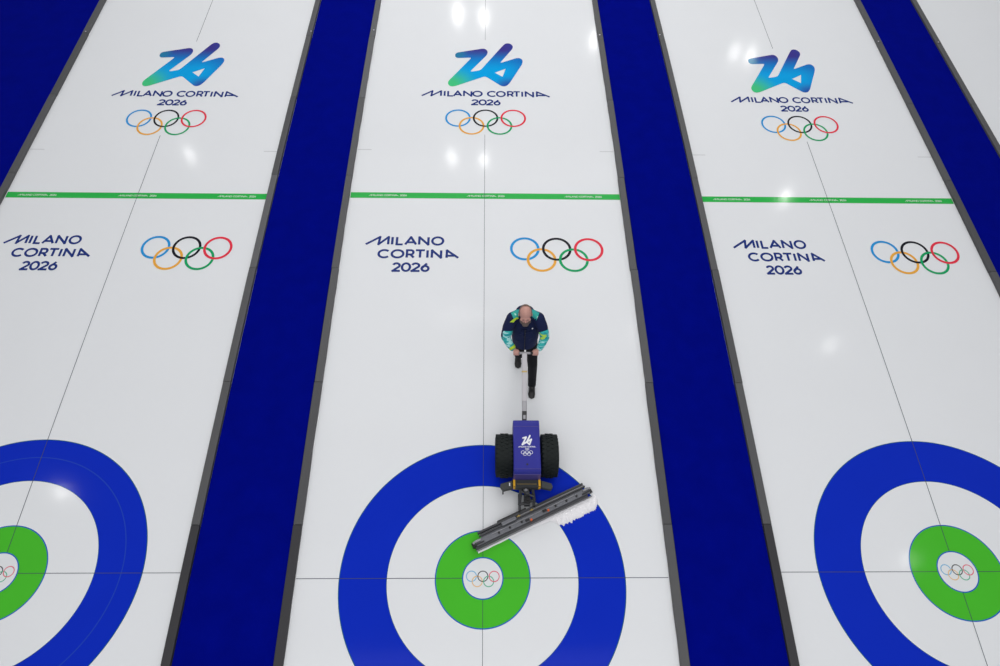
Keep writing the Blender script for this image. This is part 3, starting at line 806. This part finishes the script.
# trousers and shoes
bm = bmesh.new()
loft(bm, [P(.57, 3.02, .76, .15, .11), P(.57, 3.03, .86, .155, .125), P(.57, 3.03, .97, .140, .115)])
limb(bm, [P(.485, 3.02, .83, .092), P(.500, 2.98, .50, .074), P(.510, 3.16, .22, .060), P(.510, 3.225, .09, .058)])
limb(bm, [P(.660, 3.00, .83, .092), P(.690, 2.80, .50, .072), P(.700, 2.755, .25, .064), P(.703, 2.70, .080, .060)])
bake(remesh(bm, .010, 3), 'trousers', 'trouser', person)
for x, y, rz, lift in ((.508, 3.160, 0, .0), (.703, 2.642, -.06, .0)):
    bm = bmesh.new()
    out = [(-.046, .135), (-.040, .02), (-.052, -.07), (-.040, -.125), (0, -.145), (.040, -.125), (.050, -.07), (.040, .02), (.044, .135), (0, .152)]
    lay = [(0.003, 1.0), (.022, 1.03), (.026, .97), (.062, .90), (.105, .66)]
    rg = []
    for z, k_ in lay:
        r_ = []
        for (a, b_) in out:
            yy = b_ * k_ if z < .06 else (b_ * .62 + .045)
            r_.append(bm.verts.new((a * k_, yy, z + (.012 * max(0, -b_ - .08) * 4 if z > .02 and z < .03 else 0))))
        rg.append(r_)
    m_ = len(out)
    for A, B_ in zip(rg, rg[1:]):
        for i in range(m_): bm.faces.new((A[i], A[(i + 1) % m_], B_[(i + 1) % m_], B_[i]))
    bm.faces.new(rg[0][::-1]); bm.faces.new(rg[-1])
    bmesh.ops.subdivide_edges(bm, edges=list(bm.edges), cuts=1, smooth=.6, use_grid_fill=True)
    o = from_bm('shoe', bm, 'shoe', person, True, loc=(x - PX, y - PY, 0), rot=(0, 0, rz)); o['label'] = 'black shoe'

# ------------------------------------------------------------------ light
w = bpy.data.worlds.new('hall'); bpy.context.scene.world = w; w.use_nodes = True
bg = w.node_tree.nodes['Background']; bg.inputs[0].default_value = (.96, .975, 1, 1); bg.inputs[1].default_value = .40
def area(loc, sx, sy, p, col=(1, 1, 1), rot=(0, 0, 0)):  # added soft fill with no visible fixture, shaped to brighten the ice
    l = bpy.data.lights.new('overhead_soft_fill', 'AREA'); l.shape = 'RECTANGLE'; l.size = sx; l.size_y = sy; l.energy = p; l.color = col
    o = bpy.data.objects.new('overhead_soft_fill', l); C.objects.link(o); o.location = loc; o.rotation_euler = rot; return o
area((.3, 15.5, 14), 13, 14, 1110, (1, .99, .98))
area((.3, -4.5, 14), 13, 11, 900, (1, .99, .98))  # fill split in two so its reflection misses the target rings
LAMPS = [(-1.64, 33.94, 150), (-.17, 33.69, 120), (-1.63, 22.51, 90), (-.11, 22.33, 90), (-1.52, 13.52, 30), (-.23, 13.43, 40), (13.46, 30.71, 60), (14.23, 30.47, 70),
         (13.73, 20.1, 110), (13.68, 12.11, 45), (-13.94, 22.49, 60), (-14.47, 6.08, 60), (14.06, 3.73, 40), (5.87, 31.71, 110), (5.86, 12.79, 25)]
for i, (x, y, p) in enumerate(LAMPS):
    l = bpy.data.lights.new('ceiling_lamp', 'POINT'); l.shadow_soft_size = .12; l.energy = p * 2.1; l.color = (1, .99, .97)
    o = bpy.data.objects.new('ceiling_lamp', l); C.objects.link(o); o.location = (x, y, 14)

# ------------------------------------------------------------------ camera
cam = bpy.data.cameras.new('camera'); co = bpy.data.objects.new('camera', cam); C.objects.link(co)
CX, CY, CZ, yaw, pit, rol, f = (0.02159, -2.17604, 9.10813, 0.03711, 1.00105, 0.03530, 690.43926)
cam.sensor_width = 36; cam.lens = f / 1000 * 36; cam.clip_end = 200
cp, sp = math.cos(pit), math.sin(pit)
cy, sy = math.cos(yaw), math.sin(yaw)
def rz(v): return Vector((cy * v[0] + sy * v[1], -sy * v[0] + cy * v[1], v[2]))
right, up, fwd = rz((1, 0, 0)), rz((0, sp, cp)), rz((0, cp, -sp))
cr, sr = math.cos(rol), math.sin(rol)
r2 = cr * right + sr * up; u2 = -sr * right + cr * up
co.matrix_world = Matrix(((r2.x, u2.x, -fwd.x, CX), (r2.y, u2.y, -fwd.y, CY), (r2.z, u2.z, -fwd.z, CZ), (0, 0, 0, 1)))
sc = bpy.context.scene; sc.camera = co
sc.view_settings.view_transform = 'Standard'; sc.view_settings.look = 'None'; sc.view_settings.gamma = 1
sc.view_settings.use_curve_mapping = False; sc.view_settings.exposure = 0.0
